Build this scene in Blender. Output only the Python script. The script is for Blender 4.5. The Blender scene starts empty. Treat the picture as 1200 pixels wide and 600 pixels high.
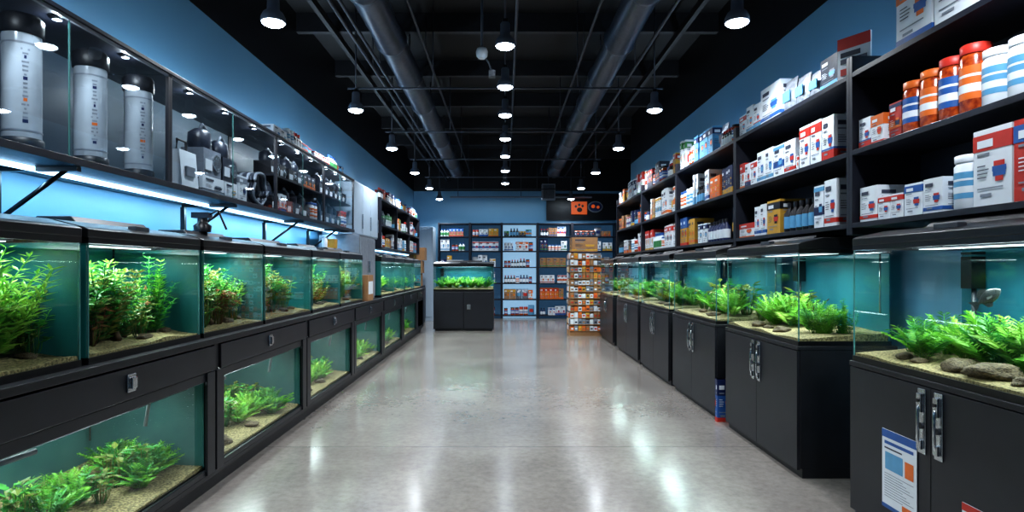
import bpy, bmesh, math, random
from mathutils import Vector, Matrix, noise
R=math.radians
scene=bpy.context.scene
COL=scene.collection

# ---------------------------------------------------------------- materials
MATS={}
def srgb(c):
    return tuple(((x/255.0)/12.92 if x/255.0<=0.04045 else ((x/255.0+0.055)/1.055)**2.4) for x in c)
def mat(name,col,rough=0.5,metal=0.0,emit=None,es=0.0,var=0.0,vscale=20.0,bump=0.0,coat=0.0,col2=None,spec=0.5):
    if name in MATS: return MATS[name]
    m=bpy.data.materials.new(name); m.use_nodes=True
    nt=m.node_tree; b=nt.nodes['Principled BSDF']
    c=srgb(col)
    b.inputs['Base Color'].default_value=(*c,1)
    b.inputs['Roughness'].default_value=rough
    b.inputs['Metallic'].default_value=metal
    b.inputs['Specular IOR Level'].default_value=spec
    if coat: b.inputs['Coat Weight'].default_value=coat
    if emit:
        b.inputs['Emission Color'].default_value=(*srgb(emit),1); b.inputs['Emission Strength'].default_value=es
    tc=nt.nodes.new('ShaderNodeTexCoord')
    nz=nt.nodes.new('ShaderNodeTexNoise'); nz.inputs['Scale'].default_value=vscale; nz.inputs['Detail'].default_value=3
    nt.links.new(tc.outputs['Object'],nz.inputs['Vector'])
    mx=nt.nodes.new('ShaderNodeMix'); mx.data_type='RGBA'
    c2=srgb(col2) if col2 else tuple(min(1,x*(1-var)) for x in c)
    mx.inputs[6].default_value=(*c,1); mx.inputs[7].default_value=(*c2,1)
    rp=nt.nodes.new('ShaderNodeValToRGB'); rp.color_ramp.elements[0].position=0.35; rp.color_ramp.elements[1].position=0.65
    nt.links.new(nz.outputs['Fac'],rp.inputs['Fac'])
    nt.links.new(rp.outputs['Color'],mx.inputs[0])
    nt.links.new(mx.outputs[2],b.inputs['Base Color'])
    if bump:
        bp=nt.nodes.new('ShaderNodeBump'); bp.inputs['Strength'].default_value=bump; bp.inputs['Distance'].default_value=0.01
        nt.links.new(nz.outputs['Fac'],bp.inputs['Height']); nt.links.new(bp.outputs['Normal'],b.inputs['Normal'])
    MATS[name]=m; return m

def glassmat(name,tint,f0=0.04,mul=1.0,ex=5.0):
    m=bpy.data.materials.new(name); m.use_nodes=True; nt=m.node_tree
    for n in list(nt.nodes): nt.nodes.remove(n)
    out=nt.nodes.new('ShaderNodeOutputMaterial')
    tr=nt.nodes.new('ShaderNodeBsdfTransparent'); tr.inputs[0].default_value=(*tint,1)
    gl=nt.nodes.new('ShaderNodeBsdfGlossy'); gl.inputs['Roughness'].default_value=0.02; gl.inputs[0].default_value=(.9,.97,1,1)
    ge=nt.nodes.new('ShaderNodeNewGeometry')
    d=nt.nodes.new('ShaderNodeVectorMath'); d.operation='DOT_PRODUCT'
    nt.links.new(ge.outputs['Normal'],d.inputs[0]); nt.links.new(ge.outputs['Incoming'],d.inputs[1])
    def M(op,a,b=None):
        n=nt.nodes.new('ShaderNodeMath'); n.operation=op
        for i,x in enumerate((a,b)):
            if x is None: continue
            if isinstance(x,(int,float)): n.inputs[i].default_value=x
            else: nt.links.new(x,n.inputs[i])
        return n.outputs[0]
    a=M('ABSOLUTE',d.outputs['Value']); a=M('SUBTRACT',1.0,a); a=M('POWER',a,ex)
    a=M('MULTIPLY',a,(1-f0)*mul); a=M('ADD',a,f0); a=M('MINIMUM',a,1.0)
    mx=nt.nodes.new('ShaderNodeMixShader')
    nt.links.new(a,mx.inputs[0]); nt.links.new(tr.outputs[0],mx.inputs[1]); nt.links.new(gl.outputs[0],mx.inputs[2])
    nt.links.new(mx.outputs[0],out.inputs[0])
    MATS[name]=m; return m

mat('black_laminate',(24,26,32),0.42,var=0.3,vscale=8,bump=0.03)
mat('black_door',(30,32,39),0.38,var=0.25,vscale=6)
mat('black_plastic',(16,17,20),0.3,var=0.3)
mat('shelf_black',(28,31,42),0.4,var=0.2)
mat('shelf_back',(34,42,60),0.5,var=0.2)
mat('glass_edge',(70,120,120),0.2,var=0.1)
mat('grey_plastic',(70,76,84),0.4,var=0.3)
mat('chrome',(205,210,215),0.22,metal=1.0,var=0.2,vscale=40)
mat('steel',(150,156,165),0.35,metal=0.6,var=0.15)
mat('white_box',(218,225,232),0.45,var=0.04)
mat('p_red',(190,48,36),0.45,var=0.1)
mat('p_orange',(218,108,38),0.45,var=0.12)
mat('p_blue',(40,90,160),0.45,var=0.15)
mat('p_sky',(92,156,196),0.45,var=0.1)
mat('p_navy',(26,40,84),0.4,var=0.1)
mat('p_yellow',(200,154,58),0.45,var=0.15)
mat('p_green',(64,134,80),0.45,var=0.15)
mat('p_grey',(130,138,150),0.5,var=0.2)
mat('p_black',(24,24,30),0.35,var=0.2)
mat('p_dark',(50,56,70),0.35,var=0.3)
mat('canister_cap',(30,33,40),0.45,var=0.3)
mat('ink',(60,66,84),0.5)
mat('cardboard',(156,116,78),0.7,var=0.12)
mat('amber',(190,84,30),0.2,var=0.4,vscale=40,coat=0.4,col2=(130,40,20))
mat('silver_bag',(170,178,190),0.3,metal=0.6,var=0.4,vscale=30,bump=0.6)
mat('canister_white',(196,206,216),0.22,metal=0.15,var=0.35,vscale=4,coat=0.5)
mat('case_back',(66,86,104),0.4,var=0.35,vscale=2)
mat('case_back_light',(98,120,136),0.5,var=0.2,vscale=3)
mat('white_cabinet',(170,188,205),0.4,var=0.05)
mat('duct_black',(74,80,92),0.36,metal=0.35,var=0.2)
mat('conduit',(64,68,78),0.4,metal=0.3)
mat('joist',(32,34,41),0.6,var=0.3)
mat('driftwood',(96,70,46),0.8,var=0.5,vscale=30,bump=0.6)
mat('fish_scales',(112,120,118),0.35,col2=(30,34,36),vscale=60,coat=0.4)
mat('fish_orange',(220,110,50),0.35,col2=(230,190,150),vscale=30,coat=0.4)
mat('backdrop',(32,108,104),0.35,var=0.25,vscale=2,emit=(16,80,80),es=0.12,col2=(18,74,76))  # all three backdrops: faint teal glow added to fill in the water colour
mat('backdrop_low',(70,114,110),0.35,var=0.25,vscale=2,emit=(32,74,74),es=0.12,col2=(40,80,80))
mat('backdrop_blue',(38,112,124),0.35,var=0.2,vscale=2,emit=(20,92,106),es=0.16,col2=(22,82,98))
mat('sand',(176,158,112),0.85,var=0.45,vscale=90,bump=0.8,col2=(92,84,56))
mat('rock',(128,110,84),0.75,var=0.5,vscale=9,bump=0.8,col2=(70,58,44))
def leafmat(name,c,c2,vs):
    m=mat(name,c,0.45,col2=c2,vscale=vs); nt=m.node_tree; b=nt.nodes['Principled BSDF']; out=nt.nodes['Material Output']
    t=nt.nodes.new('ShaderNodeBsdfTranslucent'); t.inputs[0].default_value=(*srgb(c),1)
    mx=nt.nodes.new('ShaderNodeMixShader'); mx.inputs[0].default_value=0.3
    nt.links.new(b.outputs[0],mx.inputs[1]); nt.links.new(t.outputs[0],mx.inputs[2]); nt.links.new(mx.outputs[0],out.inputs['Surface'])
leafmat('leaf_bright',(128,194,66),(60,134,42),7)
leafmat('leaf_lime',(168,208,88),(92,158,56),7)
leafmat('leaf_green',(68,152,60),(30,96,42),9)
leafmat('leaf_red',(146,88,58),(92,92,44),12)
leafmat('leaf_olive',(134,142,64),(68,98,40),12)
mat('led_white',(255,255,255),0.5,emit=(225,240,250),es=0.6)
mat('led_blue',(255,255,255),0.5,emit=(165,215,255),es=3.5)
mat('lens',(255,255,255),0.5,emit=(225,240,255),es=24)
mat('lamp_shell',(112,120,134),0.35,metal=0.3,var=0.1)
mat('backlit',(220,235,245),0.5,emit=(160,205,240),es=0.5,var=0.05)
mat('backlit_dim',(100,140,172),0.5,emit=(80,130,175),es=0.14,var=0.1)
mat('sign_orange',(215,92,36),0.4,emit=(225,96,36),es=0.3)
glassmat('glass',(0.90,0.96,0.95),0.045,0.8)
glassmat('case_glass',(0.88,0.93,0.96),0.09,0.8)
glassmat('water',(0.86,0.94,0.93),0.06,1.15,2.0)

def wallmat():
    m=bpy.data.materials.new('wall_paint'); m.use_nodes=True; nt=m.node_tree; b=nt.nodes['Principled BSDF']
    b.inputs['Roughness'].default_value=0.42
    g=nt.nodes.new('ShaderNodeNewGeometry'); s=nt.nodes.new('ShaderNodeSeparateXYZ'); nt.links.new(g.outputs['Position'],s.inputs[0])
    t=nt.nodes.new('ShaderNodeMath'); t.operation='GREATER_THAN'; t.inputs[1].default_value=3.38
    nt.links.new(s.outputs['Z'],t.inputs[0])
    nz=nt.nodes.new('ShaderNodeTexNoise'); nz.inputs['Scale'].default_value=1.2
    nt.links.new(g.outputs['Position'],nz.inputs['Vector'])
    m1=nt.nodes.new('ShaderNodeMix'); m1.data_type='RGBA'
    m1.inputs[6].default_value=(*srgb((116,166,198)),1); m1.inputs[7].default_value=(*srgb((104,154,188)),1)
    nt.links.new(nz.outputs['Fac'],m1.inputs[0])
    m2=nt.nodes.new('ShaderNodeMix'); m2.data_type='RGBA'
    m2.inputs[7].default_value=(*srgb((18,19,25)),1)
    nt.links.new(t.outputs[0],m2.inputs[0]); nt.links.new(m1.outputs[2],m2.inputs[6])
    nt.links.new(m2.outputs[2],b.inputs['Base Color'])
    MATS['wall_paint']=m
wallmat()
def floormat():
    m=bpy.data.materials.new('polished_concrete'); m.use_nodes=True; nt=m.node_tree; b=nt.nodes['Principled BSDF']
    g=nt.nodes.new('ShaderNodeNewGeometry')
    def nz(sc,det,w=0.6):
        n=nt.nodes.new('ShaderNodeTexNoise'); n.inputs['Scale'].default_value=sc; n.inputs['Detail'].default_value=det; n.inputs['Roughness'].default_value=w
        nt.links.new(g.outputs['Position'],n.inputs['Vector']); return n
    n1=nz(1.1,8,0.65); n2=nz(22,6,0.7)
    r1=nt.nodes.new('ShaderNodeValToRGB'); r1.color_ramp.elements[0].position=0.3; r1.color_ramp.elements[1].position=0.72
    r1.color_ramp.elements[0].color=(*srgb((124,118,113)),1); r1.color_ramp.elements[1].color=(*srgb((156,150,144)),1)
    nt.links.new(n1.outputs['Fac'],r1.inputs['Fac'])
    r2=nt.nodes.new('ShaderNodeValToRGB'); r2.color_ramp.elements[0].position=0.3; r2.color_ramp.elements[1].position=0.6
    r2.color_ramp.elements[0].color=(.74,.74,.74,1); r2.color_ramp.elements[1].color=(1,1,1,1)
    nt.links.new(n2.outputs['Fac'],r2.inputs['Fac'])
    mm=nt.nodes.new('ShaderNodeMix'); mm.data_type='RGBA'; mm.blend_type='MULTIPLY'; mm.inputs[0].default_value=1
    nt.links.new(r1.outputs[0],mm.inputs[6]); nt.links.new(r2.outputs[0],mm.inputs[7])
    s=nt.nodes.new('ShaderNodeSeparateXYZ'); nt.links.new(g.outputs['Position'],s.inputs[0])
    def M(op,a,bb=None,cc=None):
        n=nt.nodes.new('ShaderNodeMath'); n.operation=op
        for i,x in enumerate((a,bb,cc)):
            if x is None: continue
            if isinstance(x,(int,float)): n.inputs[i].default_value=x
            else: nt.links.new(x,n.inputs[i])
        return n.outputs[0]
    y=M('SUBTRACT',s.outputs['Y'],4.36); y=M('DIVIDE',y,3.6); y=M('FRACT',M('ADD',y,10.5)); y=M('SUBTRACT',y,0.5); y=M('ABSOLUTE',y)
    j=M('LESS_THAN',y,0.0013)
    mj=nt.nodes.new('ShaderNodeMix'); mj.data_type='RGBA'
    nt.links.new(M('MULTIPLY',j,0.6),mj.inputs[0]); nt.links.new(mm.outputs[2],mj.inputs[6]); mj.inputs[7].default_value=(.06,.06,.06,1)
    nt.links.new(mj.outputs[2],b.inputs['Base Color'])
    rr=nt.nodes.new('ShaderNodeMapRange'); rr.inputs[3].default_value=0.16; rr.inputs[4].default_value=0.24
    n3=nz(2.5,5); nt.links.new(n3.outputs['Fac'],rr.inputs[0]); nt.links.new(rr.outputs[0],b.inputs['Roughness'])
    b.inputs['Specular IOR Level'].default_value=0.95
    b.inputs['Coat Weight'].default_value=0.3; b.inputs['Coat Roughness'].default_value=0.13
    bp=nt.nodes.new('ShaderNodeBump'); bp.inputs['Strength'].default_value=0.025; bp.inputs['Distance'].default_value=0.02
    n4=nz(4,2); nt.links.new(n4.outputs['Fac'],bp.inputs['Height']); nt.links.new(bp.outputs['Normal'],b.inputs['Normal'])
    MATS['polished_concrete']=m
floormat()
mat('ceiling_black',(12,13,18),0.7,var=0.3,vscale=2)

# ---------------------------------------------------------------- mesh builder
class MB:
    def __init__(s): s.v=[];s.f=[];s.m=[];s.sm=[];s.names=[]
    def mi(s,n):
        if n not in s.names: s.names.append(n)
        return s.names.index(n)
    def add(s,vs,fs,m,smooth=False):
        o=len(s.v); s.v+= [tuple(p) for p in vs]
        k=s.mi(m)
        for f in fs: s.f.append(tuple(i+o for i in f)); s.m.append(k); s.sm.append(smooth)
    def box(s,a,b,m):
        (x0,y0,z0),(x1,y1,z1)=a,b
        s.add([(x0,y0,z0),(x1,y0,z0),(x1,y1,z0),(x0,y1,z0),(x0,y0,z1),(x1,y0,z1),(x1,y1,z1),(x0,y1,z1)],
              [(0,3,2,1),(4,5,6,7),(0,1,5,4),(1,2,6,5),(2,3,7,6),(3,0,4,7)],m)
    def quad(s,p,m): s.add(p,[tuple(range(len(p)))],m)
    def lathe(s,c,prof,m,seg=16,axis='Z',smooth=True):
        vs=[];fs=[]
        for r,h in prof:
            for i in range(seg):
                a=2*math.pi*i/seg; x,y=r*math.cos(a),r*math.sin(a)
                if axis=='Z': p=(c[0]+x,c[1]+y,c[2]+h)
                elif axis=='X': p=(c[0]+h,c[1]+x,c[2]+y)
                else: p=(c[0]+x,c[1]+h,c[2]-y)
                vs.append(p)
        n=len(prof)
        for j in range(n-1):
            for i in range(seg):
                a=j*seg+i;b=j*seg+(i+1)%seg
                fs.append((a,b,b+seg,a+seg))
        s.add(vs,fs,m,smooth)
        s.add([vs[i] for i in range(seg)],[tuple(reversed(range(seg)))],m)
        s.add([vs[(n-1)*seg+i] for i in range(seg)],[tuple(range(seg))],m)
    def prism(s,prof,x0,x1,m):
        n=len(prof); vs=[(x0,y,z) for y,z in prof]+[(x1,y,z) for y,z in prof]
        fs=[tuple(range(n)),tuple(reversed(range(n,2*n)))]
        for i in range(n):
            j=(i+1)%n; fs.append((i,i+n,j+n,j))
        s.add(vs,fs,m)
    def tube(s,pts,r,m,seg=8,r1=None):
        pts=[Vector(p) for p in pts]; vs=[];fs=[]; n=len(pts)
        for k,p in enumerate(pts):
            q=r if r1 is None else r+(r1-r)*k/(n-1)
            d=(pts[min(k+1,n-1)]-pts[max(k-1,0)]).normalized()
            a=Vector((0,0,1)) if abs(d.z)<0.9 else Vector((1,0,0))
            u=d.cross(a).normalized(); w=d.cross(u)
            for i in range(seg):
                t=2*math.pi*i/seg; vs.append(tuple(p+u*q*math.cos(t)+w*q*math.sin(t)))
        for k in range(n-1):
            for i in range(seg):
                a=k*seg+i;b=k*seg+(i+1)%seg; fs.append((a,b,b+seg,a+seg))
        fs.append(tuple(range(seg))); fs.append(tuple((n-1)*seg+i for i in range(seg)))
        s.add(vs,fs,m,True)
    def mesh(s,name):
        me=bpy.data.meshes.new(name); me.from_pydata(s.v,[],s.f)
        for n in s.names: me.materials.append(MATS[n])
        me.polygons.foreach_set('material_index',s.m); me.polygons.foreach_set('use_smooth',s.sm)
        bm=bmesh.new(); bm.from_mesh(me); bmesh.ops.recalc_face_normals(bm,faces=bm.faces); bm.to_mesh(me); bm.free()
        me.update(); return me
    def obj(s,name,parent=None,loc=(0,0,0),rot=0,bevel=0):
        return link(name,s.mesh(name),parent,loc,rot,bevel)
def link(name,me,parent=None,loc=(0,0,0),rot=0,bevel=0,scale=None):
    o=bpy.data.objects.new(name,me); COL.objects.link(o)
    o.location=loc
    o.rotation_euler=(0,0,rot) if not isinstance(rot,tuple) else rot
    if parent: o.parent=parent
    if scale is not None: o.scale=(scale,)*3 if not isinstance(scale,tuple) else scale
    if bevel:
        md=o.modifiers.new('bevel','BEVEL'); md.width=bevel; md.segments=2; md.limit_method='ANGLE'; md.angle_limit=R(40)
    return o
def empty(name,loc,rot=0):
    o=bpy.data.objects.new(name,None); COL.objects.link(o); o.location=loc; o.rotation_euler=(0,0,rot); o.empty_display_size=0.1
    return o
def area(name,parent,loc,sx,sy,power,color,rot=(0,0,0)):
    l=bpy.data.lights.new(name,'AREA'); l.shape='RECTANGLE'; l.size=sx; l.size_y=sy; l.energy=power; l.color=color
    o=bpy.data.objects.new(name,l); COL.objects.link(o); o.location=loc; o.rotation_euler=rot
    if parent: o.parent=parent
    return o

LEFT=R(90); RIGHT=R(-90); BACK=0.0
# local frame: x along front, front at y=0 (facing -y), depth +y

# ---------------------------------------------------------------- room
XL,XR=-2.45,2.5; YB=16.0; ZC=4.3
def room():
    b=MB(); b.box((-2.6,-2.1,-0.1),(4.6,YB+0.1,0),'polished_concrete'); b.obj('floor')
    b=MB(); b.box((-2.6,-2.1,ZC),(4.6,YB+0.1,ZC+0.1),'ceiling_black'); b.obj('ceiling')
    b=MB(); b.box((XL-0.15,-2.1,0),(XL,YB+0.1,ZC),'wall_paint'); b.obj('wall_left')
    b=MB(); b.box((XR,-2.1,0),(XR+0.15,11.9,ZC),'wall_paint'); b.box((XR+0.15,11.75,0),(4.5,11.9,ZC),'wall_paint')
    b.box((4.4,11.9,0),(4.5,YB,ZC),'wall_paint'); b.obj('wall_right')
    b=MB(); b.box((XL,YB,0),(4.5,YB+0.1,ZC),'wall_paint'); b.obj('wall_back')
    b=MB(); b.box((XL,-2.1,0),(XR,-2.0,ZC),'wall_paint'); b.obj('wall_front')
    b=MB()
    y=0.6
    while y<15.9:
        b.box((XL,y,ZC-0.22),(4.4 if y>12.1 else XR,y+0.08,ZC),'joist'); y+=1.6
    for x in (-2.0,2.0):
        b.box((x,-1.9,ZC-0.30),(x+0.05,YB,ZC-0.22),'joist')
    b.obj('ceiling_joists')
    for x in (-1.2,1.2):
        b=MB()
        L=13.6
        prof=[]
        h=0
        while h<L:
            prof+=[(0.15,h),(0.15,h+1.12),(0.17,h+1.13),(0.17,h+1.18),(0.15,h+1.19)]; h+=1.2
        b.lathe((x,0.3,3.7),prof,'duct_black',20,'Y')
        yy=1.2
        while yy<13.5:
            b.tube([(x,yy,3.85),(x,yy,ZC)],0.008,'conduit',6); yy+=2.1
        b.obj('ventilation_duct')
    b=MB()
    for x,z in ((-1.55,3.66),(-1.47,3.68),(-0.93,3.85),(0.92,3.85),(1.52,3.66),(0.12,3.95)):
        b.tube([(x,0.0,z),(x,15.9,z)],0.017,'conduit',8)
        for yy in (1.0,4.0,7,10,13): b.tube([(x,yy,z),(x,yy,ZC)],0.006,'conduit',6)
    b.obj('ceiling_conduits')
room()

# ---------------------------------------------------------------- lamps
def spotlight(x,y,z,power,cone=120,r=0.085,rodtop=ZC):
    e=empty('pendant_spotlight',(x,y,z))
    b=MB()
    b.lathe((0,0,0),[(r,0.0),(r*1.03,0.01),(r*0.98,0.04),(r*0.8,0.07),(r*0.52,0.09),(r*0.48,0.19),(r*0.4,0.2)],'lamp_shell',24)
    b.lathe((0,0,0),[(r*0.3,0.19),(r*0.3,0.23)],'black_plastic',12)
    b.tube([(0,0,0.2),(0,0,rodtop-z)],0.008,'conduit',8)
    b.obj('housing',e)
    b=MB(); b.lathe((0,0,-0.026),[(r*0.35,0),(r*0.65,0.008),(r*0.85,0.018),(r*0.93,0.026)],'lens',24); b.obj('lens',e)
    l=bpy.data.lights.new('spot','SPOT'); l.energy=power; l.spot_size=R(cone); l.spot_blend=0.6; l.shadow_soft_size=0.07; l.color=(0.9,0.95,1.0)
    o=bpy.data.objects.new('spot',l); COL.objects.link(o); o.parent=e; o.location=(0,0,-0.1)
LY=[2.1,4.25,6.6,8.7,10.9,13.0,15.0]
for y in LY:
    for x in (-1.65,1.65): spotlight(x,y,3.05,80,146)
for y in (3.4,5.1,6.25,7.4,8.75,10.1,11.6,13.3):
    spotlight(0.0,y,3.2,55,130,0.085)
b=MB()
for y in LY:
    b.tube([(-1.75,y+0.02,3.30),(1.75,y+0.02,3.30)],0.012,'conduit',8)
    for x in (-0.8,0.8): b.tube([(x,y+0.02,3.30),(x,y+0.02,ZC)],0.006,'conduit',6)
b.obj('lamp_support_rails')
e=empty('security_camera',(-0.21,5.4,3.2))
b=MB(); b.tube([(0,0,0.06),(0,0,ZC-3.2)],0.012,'conduit'); b.lathe((0,0,0),[(0.03,0),(0.05,0.02),(0.055,0.06),(0.045,0.09),(0.02,0.1)],'white_box',16)
b.tube([(0,0,0.05),(0.06,0.02,-0.03),(0.09,0.03,-0.11)],0.008,'grey_plastic'); b.box((0.06,0.0,-0.16),(0.12,0.06,-0.1),'grey_plastic'); b.obj('body',e)
e=empty('ceiling_speaker',(1.1,15.2,3.25))
b=MB(); b.box((-0.17,-0.1,-0.2),(0.17,0.12,0.2),'p_grey'); b.box((-0.14,-0.11,-0.17),(0.14,-0.1,0.17),'grey_plastic'); b.tube([(0,0,0.2),(0,0,1.05)],0.015,'conduit'); b.obj('body',e)

# ---------------------------------------------------------------- plants
def leaf(b,p,d,up,L,W,m):
    d=d.normalized(); s=d.cross(up)
    if s.length<1e-3: s=Vector((1,0,0))
    s.normalize(); n=s.cross(d)
    q=p+d*L*0.45
    b.add([tuple(p),tuple(q+s*W),tuple(p+d*L-n*L*0.12),tuple(q-s*W),tuple(q-n*W*0.5)],[(0,1,4),(1,2,4),(2,3,4),(3,0,4)],m)
def fern(seed,n,h,spread,m,m2=None):
    r=random.Random(seed); b=MB()
    for i in range(n):
        a=r.uniform(0,2*math.pi); k=r.uniform(0.25,1)
        o=Vector((math.cos(a),math.sin(a),0)); base=o*0.02*r.random(); mm=m if (m2 is None or r.random()<0.6) else m2
        hh=h*r.uniform(0.6,1)*(1.15-0.45*k)
        pt=lambda t: base+o*spread*k*t**1.4+Vector((0,0,hh*(t*1.25-0.3*t*t)))
        N=13; side=Vector((-o.y,o.x,0))
        b.tube([pt(t/4) for t in range(5)],0.0016,mm,4)
        for j in range(2,N+1):
            t=j/N; p=pt(t); tan=(pt(min(1,t+.05))-pt(t-.05)).normalized()
            L=h*0.26*(1-0.75*abs(t-0.45))*r.uniform(0.8,1.1)
            for sg in (-1,1):
                leaf(b,p,side*sg+tan*0.75+Vector((0,0,r.uniform(-.25,.25))),tan+Vector((0,0,0.3)),L,L*0.15,mm)
    return b.mesh('fern_mesh')
def stemplant(seed,n,h,spread,m,m2=None,lw=0.26,ll=0.11):
    r=random.Random(seed); b=MB()
    for i in range(n):
        a=r.uniform(0,2*math.pi); k=math.sqrt(r.random())
        o=Vector((math.cos(a),math.sin(a),0)); base=o*0.035*k
        hh=h*r.uniform(0.5,1)*(1.05-0.3*k); wob=Vector((r.uniform(-.03,.03),r.uniform(-.03,.03),0))
        pt=lambda t: base+o*spread*k*(t**1.1)+wob*math.sin(t*3)+Vector((0,0,hh*t))
        b.tube([pt(t/4) for t in range(5)],0.002,m,4)
        N=int(hh/0.022); mm=m if (m2 is None or r.random()<0.55) else m2
        for j in range(1,N+1):
            t=j/N; p=pt(t); L=h*ll/0.45*(1.1-0.5*t)*r.uniform(0.75,1.15)*0.45*2
            off=r.uniform(0,3)
            for q in range(4):
                an=off+q*math.pi/2; d=Vector((math.cos(an),math.sin(an),r.uniform(0.25,0.9)))
                leaf(b,p,d,Vector((0,0,1)),L,L*lw*0.5,mm)
    return b.mesh('stem_plant_mesh')
def broad(seed,n,h,m,m2):
    r=random.Random(seed); b=MB()
    for i in range(n):
        a=r.uniform(0,6.28); k=r.uniform(0.15,1); o=Vector((math.cos(a),math.sin(a),0)); hh=h*r.uniform(0.4,1)
        p0=o*0.02; p1=o*h*0.35*k+Vector((0,0,hh)); mm=r.choice((m,m2))
        b.tube([p0,(p0+p1)/2+o*0.01,p1],0.002,mm,4)
        leaf(b,p1-o*0.01,o+Vector((0,0,r.uniform(-.2,.8))),Vector((0,0,1)),h*0.30,h*0.085,mm)
    return b.mesh('broadleaf_mesh')
PL={'fern':[fern(i,26,0.2,0.15,'leaf_bright','leaf_lime' if i!=2 else 'leaf_green') for i in range(3)],
    'fern_g':[fern(i+9,24,0.2,0.14,'leaf_green','leaf_bright') for i in range(2)],
    'bush':[stemplant(i,40,0.42,0.17,'leaf_bright','leaf_lime',0.26,0.085) for i in range(2)],
    'bush_g':[stemplant(i+5,22,0.40,0.11,'leaf_green','leaf_bright',0.34,0.07) for i in range(2)],
    'bush_r':[stemplant(i+15,28,0.38,0.17,'leaf_olive','leaf_red',0.5,0.07) for i in range(2)],
    'bush_o':[stemplant(i+25,30,0.38,0.17,'leaf_green','leaf_olive',0.5,0.075) for i in range(2)],
    'broad':[broad(i,40,0.2,'leaf_green','leaf_olive') for i in range(2)],
    'broad_r':[broad(i+4,40,0.2,'leaf_red','leaf_olive') for i in range(2)]}
def rockmesh(seed):
    bm=bmesh.new(); bmesh.ops.create_icosphere(bm,subdivisions=3,radius=1)
    for v in bm.verts:
        n=noise.noise(v.co*1.3+Vector((seed*7,0,0)))*0.35+noise.noise(v.co*3.5+Vector((seed*3,1,0)))*0.12
        v.co*= (1+n); v.co.z*=0.6
    me=bpy.data.meshes.new('rock_mesh'); bm.to_mesh(me); bm.free(); me.materials.append(MATS['rock'])
    for p in me.polygons: p.use_smooth=True
    return me
ROCKS=[rockmesh(i) for i in range(3)]
def woodmesh(seed):
    r=random.Random(seed); b=MB()
    def br(p,d,L,rad,dep):
        pts=[p]
        for k in range(5):
            d=(d+Vector((r.uniform(-.35,.35),r.uniform(-.3,.3),r.uniform(-.2,.3)))).normalized(); p=p+d*L/5; pts.append(p)
        b.tube(pts,rad,'driftwood',8,rad*0.4)
        if dep:
            for q in (2,3,4): br(pts[q],(d+Vector((r.uniform(-1,1),r.uniform(-.7,.7),r.uniform(0,.9)))).normalized(),L*0.55,rad*0.5,dep-1)
    br(Vector((-0.15,0,0)),Vector((1,0.1,0.35)),0.32,0.02,1); br(Vector((0.05,0,0)),Vector((-.5,0.1,.8)),0.25,0.016,1)
    return b.mesh('driftwood_mesh')
WOOD=[woodmesh(i) for i in range(2)]
# fish : body along +x (head), flattened in y, unit length 1
def fishmesh(m):
    b=MB(); secs=[(-0.36,0.045,0.02),(-0.28,0.08,0.035),(-0.12,0.17,0.07),(0.06,0.23,0.095),(0.22,0.21,0.095),(0.36,0.14,0.075),(0.45,0.07,0.045),(0.49,0.025,0.02)]
    n=14; vs=[]
    for x,h,w in secs:
        for i in range(n):
            a=2*math.pi*i/n; vs.append((x,w*math.cos(a),h*math.sin(a)))
    fs=[(j*n+i,j*n+(i+1)%n,(j+1)*n+(i+1)%n,(j+1)*n+i) for j in range(len(secs)-1) for i in range(n)]
    fs+=[tuple(range(n)),tuple((len(secs)-1)*n+i for i in range(n))]
    b.add(vs,fs,m,True)
    def fin(pts): b.add([(x,0.004,z) for x,z in pts]+[(x,-0.004,z) for x,z in pts],[tuple(range(len(pts))),tuple(range(len(pts),2*len(pts)))]+[(i,(i+1)%len(pts),(i+1)%len(pts)+len(pts),i+len(pts)) for i in range(len(pts))],m)
    fin([(-0.34,0.04),(-0.46,0.13),(-0.62,0.22),(-0.56,0.05),(-0.54,0.0),(-0.56,-0.05),(-0.62,-0.22),(-0.46,-0.13),(-0.34,-0.04)])
    fin([(0.2,0.19),(0.08,0.34),(-0.1,0.38),(-0.26,0.24),(-0.28,0.07)]); fin([(0.05,-0.2),(-0.06,-0.34),(-0.2,-0.3),(-0.27,-0.08)])
    for s in (-1,1):
        b.add([(0.2,s*0.09,-0.03),(0.05,s*0.2,-0.02),(0.02,s*0.19,-0.1),(0.15,s*0.1,-0.09)],[(0,1,2,3)],m)
        b.lathe((0.37,s*0.068-0.006,0.04),[(0.02,0),(0.024,0.006),(0.02,0.012)],'p_black',10,'Y')
    return b.mesh('fish_mesh')
FISH=[fishmesh('fish_scales'),fishmesh('fish_orange')]

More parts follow.
